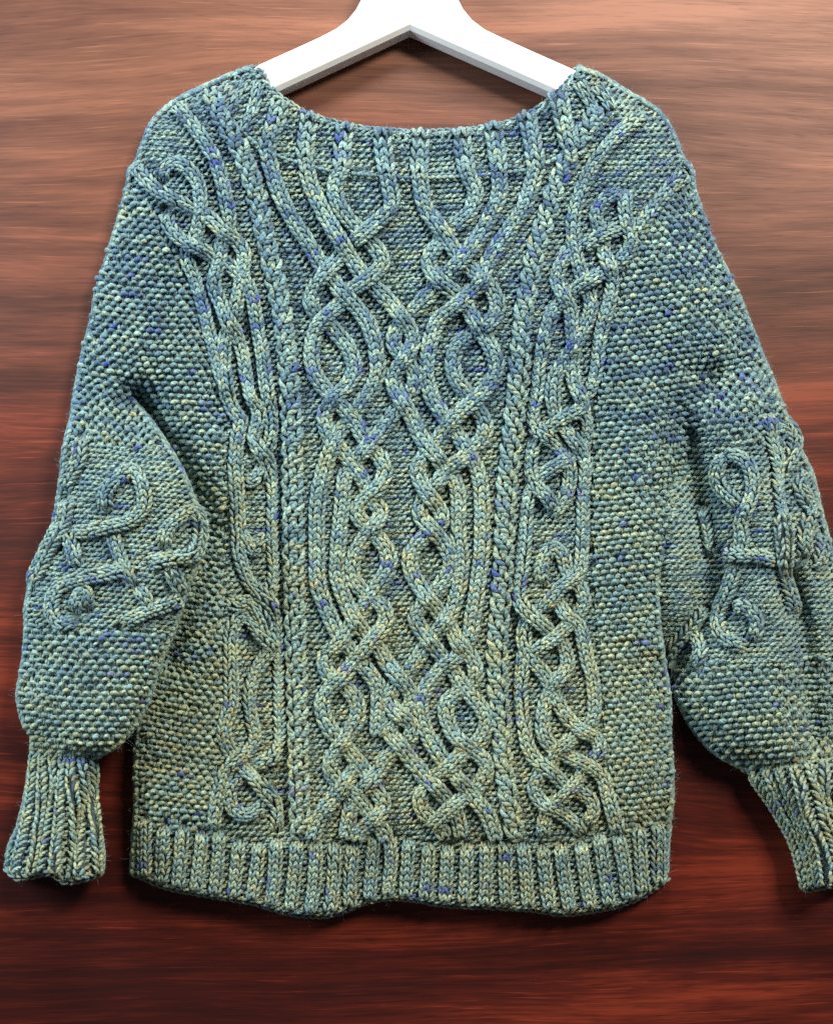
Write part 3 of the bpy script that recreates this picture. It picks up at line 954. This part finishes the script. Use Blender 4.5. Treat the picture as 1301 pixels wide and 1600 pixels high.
RIGHT_SIDE = [
    [(1007, 176), (959, 217), (923, 264), (900, 320), (895, 362), (900, 402), (909, 430, -1), (917, 452, -1), (922, 470), (921, 492), (908, 516), (896, 540, 1),
     (882, 562), (866, 592), (863, 624), (868, 648, -1), (880, 668, .3), (897, 690, 1), (909, 708), (915, 728), (911, 775), (910, 837), (906, 887), (892, 906, 1),
     (873, 920, 1), (858, 940, 1), (843, 956, -1), (826, 972), (820, 990), (822, 1011), (834, 1034), (850, 1053), (862, 1078), (872, 1100), (888, 1124),
     (912, 1143, 1), (932, 1154), (937, 1172), (922, 1190, -1), (908, 1210), (895, 1227, 1), (876, 1246, 1), (858, 1264, -1), (850, 1281), (847, 1312)],
    [(977, 296), (976, 326), (980, 354), (985, 378), (974, 400), (956, 416, -1), (930, 432, 1), (912, 444, 1), (893, 459, -1), (876, 474), (862, 490), (856, 510),
     (849, 534), (843, 572), (840, 611), (834, 641), (836, 664), (852, 680, 1), (870, 696, -1), (884, 714), (889, 740), (886, 768), (872, 794), (862, 812)],
    [(972, 298), (944, 312), (931, 335), (936, 356, -1), (942, 378), (943, 395), (951, 415, 1), (955, 437), (953, 464), (945, 492), (939, 520), (935, 549),
     (931, 580), (925, 603), (917, 620, -.5), (902, 640, 1), (880, 652, 1), (862, 666, .5), (844, 682, -1), (833, 702), (830, 730), (836, 755), (853, 775, 1), (870, 804)],
    [(896, 384, -1), (884, 400), (873, 420), (870, 442), (882, 464, 1), (891, 485), (893, 512), (895, 540, -1), (894, 572), (896, 597), (905, 620, 1), (912, 645),
     (918, 663), (913, 692, -1), (897, 710, -1), (872, 726, 1), (850, 742), (836, 758, -1), (828, 775), (824, 800), (822, 830), (817, 887), (812, 930),
     (827, 957, 1), (847, 976, 1), (862, 990, -1), (877, 1004), (885, 1024), (886, 1042), (872, 1062, 1), (858, 1084), (850, 1108), (847, 1135), (852, 1156),
     (866, 1172, -1), (890, 1184, .5), (920, 1197, 1), (942, 1214), (949, 1241), (957, 1269), (967, 1306)],
    [(980, 352, -1), (966, 357), (938, 369, 1), (918, 382), (902, 392, -1)],
    [(848, 916, -1), (845, 892), (852, 868), (865, 856), (878, 868), (886, 892, -1), (902, 912), (912, 936), (906, 954, -1), (890, 974, .3), (866, 997, 1), (844, 1013, .5), (824, 1030, -1)],
    [(866, 932, -1), (872, 942), (885, 963, 1), (904, 978), (911, 1003), (918, 1034), (926, 1064), (929, 1098), (927, 1122), (916, 1140, -1), (904, 1148, -.6),
     (886, 1160, 1), (870, 1176, .7), (860, 1195, -1), (846, 1210), (835, 1230), (842, 1248), (856, 1260, .8), (876, 1270), (896, 1284), (910, 1306)],
    [(820, 1010, -1), (818, 1042), (814, 1080), (816, 1110), (819, 1135), (824, 1165), (838, 1188), (861, 1207, 1), (882, 1226, -1), (904, 1238), (923, 1250), (926, 1268), (912, 1292)],
    [(1076, 270), (1037, 301), (1002, 349), (986, 372, -1)],
]
ROPE_L = [(330, 147), (346, 183), (372, 228), (390, 270), (402, 310), (412, 360), (424, 412), (434, 455), (444, 510), (450, 570), (456, 640),
          (459, 720), (460, 800), (461, 900), (463, 1000), (466, 1100), (468, 1200), (471, 1315)]
ROPE_R = [(932, 172), (893, 239), (871, 283), (856, 331), (841, 375), (830, 423), (819, 486), (811, 560), (806, 620), (797, 700), (791, 760), (786, 850),
          (782, 930), (776, 1000), (777, 1080), (784, 1150), (790, 1220), (806, 1316)]

front = Yarn()
strands = []
for pts in CENTRE:
    y = Yarn(); strand(y, body, pts, hw=12.2, rise=9.0, lev_h=8.5, base=2.0, sink=(False, False)); strands.append(("cable", y))
for pts in LEFT_SIDE + RIGHT_SIDE:
    y = Yarn(); strand(y, body, pts, hw=11.0, pitch=10.0, rise=9.0, base=2.0, lev_h=8.0); strands.append(("cable", y))
for pts, hand in ((ROPE_L, 1), (ROPE_R, -1)):
    y = Yarn(); rope(y, body, pts, hand=hand); strands.append(("twisted_cable", y))

# --- neck ribbing
neck_ribs = [[(438, 160), (430, 190), (416, 234)], [(484, 182), (478, 215), (476, 250)], [(538, 197), (535, 230), (534, 266)], [(597, 205), (600, 240), (604, 274)],
             [(657, 208), (655, 240), (654, 276)], [(720, 206), (725, 240), (730, 274)], [(771, 198), (776, 235), (780, 272)], [(824, 181), (832, 220), (838, 264)],
             [(872, 148), (880, 190), (890, 232)], [(406, 130), (396, 168), (380, 208)], [(386, 132), (372, 154), (356, 178)], [(903, 130), (920, 160), (936, 190)],
             [(364, 136), (354, 150), (344, 164)], [(930, 136), (944, 154), (954, 172)]]
rib_yarns = []
for r in neck_ribs:
    big = 200 <= r[0][1] or r[0][1] > 140; y = Yarn(); strand(y, body, r, hw=14.0 if big else 9.0, cols=2, rise=10.0 if big else 5.0, base=2.0, pitch=12.0, sink=(False, False)); rib_yarns.append(y)
HEM_TOP = np.array([(205, 1286), (330, 1308), (450, 1322), (600, 1316), (750, 1326), (850, 1322), (960, 1308), (1050, 1284)], float)
hb = np.array(sorted(HEM), float)
hem_yarns = []
for i in range(28):
    f = (i + 0.5) / 28
    xt = 212 + f * 828 + RNG.normal(0, 1.5)
    xb = 214 + f * 822 + 5 * math.sin(f * 9) - 16 * smooth(0.0, 0.12, f) * (1 - smooth(0.2, 0.5, f)) + 14 * smooth(0.6, 0.85, f) * (1 - smooth(0.9, 1.0, f))
    yt = np.interp(xt, HEM_TOP[:, 0], HEM_TOP[:, 1]) - 6 + RNG.uniform(-9, 7); yb = np.interp(xb, hb[:, 0], hb[:, 1])
    y = Yarn(); strand(y, body, [(xt, yt), ((xt + xb) / 2 + RNG.normal(0, 1.5), (yt + yb) / 2), (xb, yb - 5)], hw=10.4, rise=8.5, pitch=10.2, sink=(True, False), base=0.5)
    hem_yarns.append(y)

# --- background of the body
def x_at(line):
    a = np.array(line, float)
    return lambda y: np.interp(y, a[:, 1], a[:, 0])


LB = x_at([(150, 240), (195, 280), (250, 330), (290, 410), (325, 540), (350, 640), (352, 760), (350, 900), (346, 1100), (338, 1200), (322, 1310)])
RB = x_at([(1180, 250), (1086, 268), (1000, 352), (972, 430), (958, 520), (936, 610), (926, 700), (926, 900), (942, 1090), (945, 1180), (972, 1310)])
hemtop = lambda x: np.interp(x, HEM_TOP[:, 0], HEM_TOP[:, 1])
is_hem = lambda x, y: y > hemtop(x)
mossL = lambda x, y: (x < LB(y)) & (y > 285) & ~is_hem(x, y)
mossR = lambda x, y: (x > RB(y)) & (y > 285) & ~is_hem(x, y)
plain = lambda x, y: ~mossL(x, y) & ~mossR(x, y) & ~is_hem(x, y)
purl(front, body, plain, (190, 1100, 95, 1335), px=10.8, py=8.9)
mo = Yarn()
moss(mo, body, mossL, (90, 420, 280, 1320), tilt=0.10)
moss(mo, body, mossR, (880, 1240, 280, 1320), tilt=-0.12)
hem_purl = Yarn()
purl(hem_purl, body, lambda x, y: is_hem(x, y), (200, 1050, 1280, 1436))
edges = Yarn()
edge_rows(edges, body, L_SHOULDER[:-1]); edge_rows(edges, body, R_SHOULDER); edge_rows(edges, body, R_SIDE); edge_rows(edges, body, L_SIDE[:8]); edge_rows(edges, body, R_HIDDEN[3:])
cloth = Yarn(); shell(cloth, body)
neck_ridge = Yarn()
NECK_LOW = [(352, 178), (378, 206), (416, 236), (476, 258), (534, 270), (604, 276), (655, 278), (730, 276), (780, 271), (838, 262), (890, 234), (938, 194), (958, 172)]
C_, s_ = spline(NECK_LOW, 2.0)
for off, r_ in ((0.0, 3.2), (4.6, 2.6)):
    sv = np.arange(4 + off, s_[-1] - 4, 10.2)
    xr, yr = np.interp(sv, s_, C_[:, 0]), np.interp(sv, s_, C_[:, 1]) + off
    an = np.arctan2(np.interp(sv, s_, np.gradient(C_[:, 1])), np.interp(sv, s_, np.gradient(C_[:, 0])))
    arcs(neck_ridge, body, xr, yr, sv * 0 + 3.3 + off, an, 6.0, 2.6, r_, top=9.0 if off == 0 else 6.0, low=1.5)
neck_edge = Yarn(); strand(neck_edge, body, [(x, y + 2.5) for x, y in NECK], hw=5.0, cols=1, rise=4.0, sink=(False, False), base=0, mark=False, pitch=10.5)
hem_edge = Yarn(); strand(hem_edge, body, [(x, y - 3) for x, y in HEM], hw=5.0, cols=1, rise=4.0, sink=(False, False), base=0, mark=False, pitch=10.5)

fp = part("front_panel", cloth, sweater, label="front panel of reverse stocking stitch crossed by interlaced cables")
part("purl_stitches", front, fp, kind="stuff")
part("moss_stitches", mo, fp, kind="stuff")
part("side_stitches", edges, fp, kind="stuff")
for nm, y in strands:
    part(nm, y, fp)
nb = part("neckband", neck_edge, sweater, label="ribbed boat neck band")
part("ridge", neck_ridge, nb)
for y in rib_yarns:
    part("rib", y, nb)
hm_ = part("hem_band", hem_edge, sweater, label="ribbed lower hem with a wavy edge")
part("purl_stitches", hem_purl, hm_, kind="stuff")
for y in hem_yarns:
    part("rib", y, hm_)

# back panel, a little lower at the neck
bk = Yarn()
class _B: pass
nb_line = np.array(NECK, float)
low = np.where((GXX > 405) & (GXX < 905), np.interp(GXX, nb_line[:, 0], nb_line[:, 1]) + 34, 0)
mask = (body.sd > 5) & (GYY > low) & (GYY < 1360)
cell = mask[:-1, :-1] & mask[1:, :-1] & mask[:-1, 1:] & mask[1:, 1:]
ci, cj = np.nonzero(cell)
idg = np.arange(GNX * GNY).reshape(GNX, GNY)
Qb = np.stack([idg[ci, cj], idg[ci, cj + 1], idg[ci + 1, cj + 1], idg[ci + 1, cj]], 1)
un, inv = np.unique(Qb, return_inverse=True)
Vb = np.stack([GP[un, 0], GP[un, 1], 8 + 2 * vnoise(GP[un, 0] / 12, GP[un, 1] / 9, 9)], 1)
bk.sheet(Vb, inv.reshape(-1, 4), dye(Vb[:, 0], Vb[:, 1], np.round(Vb[:, 1] / 9)))
part("back_panel", bk, sweater)

# --- sleeves
LS_CABLES = [
    [(128, 682), (126, 720), (112, 745), (101, 770)],
    [(108, 778), (105, 810), (96, 838, 1), (76, 866), (62, 894), (50, 918)],
    [(104, 826), (116, 856), (123, 888)],
    [(168, 800, -.6), (167, 772), (185, 749), (209, 737), (225, 765), (225, 794), (205, 814), (174, 821, 1), (140, 830), (110, 832)],
    [(176, 828), (187, 862), (198, 894, -1), (204, 914)],
    [(204, 894, 1), (165, 898), (129, 904), (100, 915), (86, 934), (84, 957), (98, 975), (122, 968)],
    [(116, 956), (126, 930), (138, 926), (139, 952)],
    [(256, 858), (262, 828), (286, 804), (301, 800), (309, 820), (308, 845), (293, 865, 1), (263, 874), (230, 882)],
    [(264, 880), (275, 912), (287, 932)],
    [(287, 932), (255, 946), (225, 958), (188, 978)],
    [(214, 918), (232, 940), (240, 966)],
]
RS_CABLES = [
    [(1136, 712), (1125, 726), (1124, 752), (1141, 776), (1160, 796, -1)],
    [(1128, 712), (1154, 714), (1171, 734), (1175, 767), (1169, 793, 1), (1159, 816), (1160, 847), (1157, 872)],
    [(1128, 866), (1158, 868, 1), (1188, 870), (1216, 876)],
    [(1152, 880), (1143, 916), (1131, 944), (1125, 966), (1127, 988), (1142, 1003), (1168, 1012)],
    [(1142, 952), (1160, 948), (1176, 958), (1183, 978), (1174, 1004)],
    [(1198, 646), (1204, 691), (1214, 724), (1215, 768), (1221, 814, .5), (1226, 858), (1224, 901), (1236, 944), (1240, 962)],
    [(1226, 655), (1238, 690), (1230, 722), (1216, 744, -1)],
    [(1262, 735), (1246, 760), (1262, 790), (1276, 812)],
    [(1272, 780), (1254, 830), (1256, 872)],
    [(1284, 832), (1280, 862), (1270, 892)],
    [(1104, 950), (1075, 983), (1050, 1010), (1045, 1034)],
    [(1076, 988), (1094, 1004), (1097, 1024), (1086, 1048)],
    [(1098, 790), (1104, 830), (1108, 870)],
]


def build_sleeve(layer, cables, purl_reg, moss_reg, garter_reg, cuff_reg, bbox, tilts, edges_, cuff_ribs, cuff_line, lab, cuff_lab, hw=11.0):
    ys = []
    for p in cables:
        y = Yarn(); strand(y, layer, p, hw=hw, rise=10, base=2.0, pitch=9.8, lev_h=8); ys.append(y)
    rb = []
    for p in cuff_ribs:
        y = Yarn(); strand(y, layer, p, hw=6.2, cols=1, rise=9.0, pitch=9.6, sink=(True, False), base=2.0); rb.append(y)
    st = Yarn()
    purl(st, layer, purl_reg, bbox, tilt=tilts[0], px=10.2, py=8.4)
    moss(st, layer, moss_reg, bbox, tilt=tilts[1])
    moss(st, layer, garter_reg, bbox, tilt=tilts[2], px=14.4, py=9.4)
    for e in edges_:
        edge_rows(st, layer, e)
    sh = Yarn(); shell(sh, layer, back=10.0)
    so = part("sleeve", sh, sweater, label=lab)
    part("sleeve_stitches", st, so, kind="stuff")
    for y in ys:
        part("cable", y, so)
    ce = Yarn(); strand(ce, layer, cuff_line, hw=5, cols=1, rise=4, sink=(False, False), base=0, mark=False)
    co = part("cuff", ce, sweater, label=cuff_lab)
    cp = Yarn(); purl(cp, layer, cuff_reg, bbox, tilt=tilts[2])
    part("purl_stitches", cp, co, kind="stuff")
    for y in rb:
        part("rib", y, co)


lcuff_ribs = []
for i in range(7):
    f = (i + 0.5) / 7
    lcuff_ribs.append([(52 + f * 96, 1168 + 14 * f), (42 + f * 112, 1260), (16 + f * 142, np.interp(16 + f * 142, [p[0] for p in LS_CUFF], [p[1] for p in LS_CUFF]) - 5)])
rcuff_ribs = []
for i in range(7):
    f = (i + 0.5) / 7
    rcuff_ribs.append([(1160 + f * 155, 1202 - 22 * f), (1205 + f * 110, 1262 - 8 * f), (1238 + f * 90, 1320), (1256 + f * 76, 1388 - 12 * f)])

wob = lambda x, y0: y0 + 34 * (vnoise(np.asarray(x) / 55, y0 * 0.1 + 0 * np.asarray(x), 31) - 0.5)
cuffL = lambda x, y: y > 1172 + 0.08 * (x - 50)
build_sleeve(ls, LS_CABLES, lambda x, y: (y > wob(x, 690)) & (y < wob(x, 985)), lambda x, y: y <= wob(x, 690), lambda x, y: (y >= wob(x, 985)) & ~cuffL(x, y), cuffL,
             (0, 340, 585, 1400), (0.10, 0.12, 0.06), [LS_OUT, LS_IN], lcuff_ribs, [(x, y - 3) for x, y in LS_CUFF],
             "sleeve folded forward over the side of the front", "ribbed cuff hanging straight down with a scalloped edge")
cuffR = lambda x, y: y > 1205 - 0.16 * (x - 1150)
build_sleeve(rs, RS_CABLES, lambda x, y: (y > wob(x, 690)) & (y < wob(x, 1030)), lambda x, y: y <= wob(x, 690), lambda x, y: (y >= wob(x, 1030)) & ~cuffR(x, y), cuffR,
             (1000, 1340, 570, 1400), (0.0, -0.10, -0.04), [RS_OUT, RS_IN[:14]], rcuff_ribs, [(x, y - 3) for x, y in RS_CUFF],
             "sleeve partly tucked behind the front, cut by the picture edge", "ribbed cuff bent towards the picture edge")

# ------------------------------------------------------------------ loose fibres standing off the wool
def fuzz(count_face, count_edge):
    P, Dn = [], []
    for layer, share in ((body, 0.66), (ls, 0.18), (rs, 0.16)):
        n = int(count_face * share)
        lo, hi = layer.poly.min(0), layer.poly.max(0)
        q = np.stack([RNG.uniform(lo[0], hi[0], n * 3), RNG.uniform(lo[1], hi[1], n * 3)], 1)
        q = q[bilin(layer.sd, q[:, 0], q[:, 1]) > 3][:n]
        z = layer.Z(q[:, 0], q[:, 1]) + RNG.uniform(2, 12, len(q)) * np.where(bilin(layer.dstrand, q[:, 0], q[:, 1]) < 0, 1.0, 0.35)
        P.append(np.stack([q[:, 0], q[:, 1], z], 1))
        d = layer.normal(q[:, 0], q[:, 1]) * 0.5 + RNG.normal(0, 0.8, (len(q), 3))
        Dn.append(d)
    for layer, line in ((body, L_SHOULDER), (body, R_SHOULDER), (body, R_SIDE), (body, HEM), (body, L_SIDE[:6]), (body, NECK), (ls, LS_OUT), (ls, LS_IN), (ls, LS_CUFF), (rs, RS_OUT), (rs, RS_IN[:12]), (rs, RS_CUFF)):
        C, s = spline(line, 2.0)
        n = int(count_edge * s[-1] / 7000)
        sv = RNG.uniform(0, s[-1], n)
        x = np.interp(sv, s, C[:, 0]); y = np.interp(sv, s, C[:, 1])
        z = layer.Z(x, y) - RNG.uniform(-2, 12, n)
        gx_ = bilin(layer.sd, x + 6, y) - bilin(layer.sd, x - 6, y); gy_ = bilin(layer.sd, x, y + 6) - bilin(layer.sd, x, y - 6)
        l = np.hypot(gx_, gy_) + 1e-6
        o = -np.stack([gx_ / l, gy_ / l, 0 * l], 1)
        P.append(np.stack([x, y, z], 1) - o * 3)
        Dn.append(o * 0.9 + RNG.normal(0, 0.7, (n, 3)))
    P = np.concatenate(P); Dn = np.concatenate(Dn)
    Dn /= np.linalg.norm(Dn, axis=1, keepdims=True)
    ln = np.minimum(RNG.gamma(2.5, 1.5, len(P)), 8.5)[:, None] + 2.0
    bend = RNG.normal(0, 0.45, P.shape)
    pts = np.stack([P, P + Dn * ln * 0.4 + bend * ln * 0.12, P + Dn * ln * 0.75 + bend * ln * 0.42, P + Dn * ln + bend * ln * 0.95], 1)
    pts[..., 2] = np.maximum(pts[..., 2], 2.0)
    W = to_world(pts).astype(np.float32)
    hc = bpy.data.hair_curves.new("loose_fibres")
    hc.add_curves([4] * len(P))
    hc.attributes["position"].data.foreach_set("vector", W.ravel())
    r = hc.attributes.get("radius") or hc.attributes.new("radius", 'FLOAT', 'POINT')
    rad = np.tile(np.array([1.0, 0.9, 0.7, 0.35], np.float32), len(P)) * 0.000055
    r.data.foreach_set("value", rad)
    o = bpy.data.objects.new("loose_fibres", hc)
    hc.materials.append(FIBRE)
    COL.objects.link(o)
    o.parent = sweater
    o.location = -sweater.location
    o["kind"] = "stuff"


fuzz(34000, 17000)
print("triangles", TRIS[0])
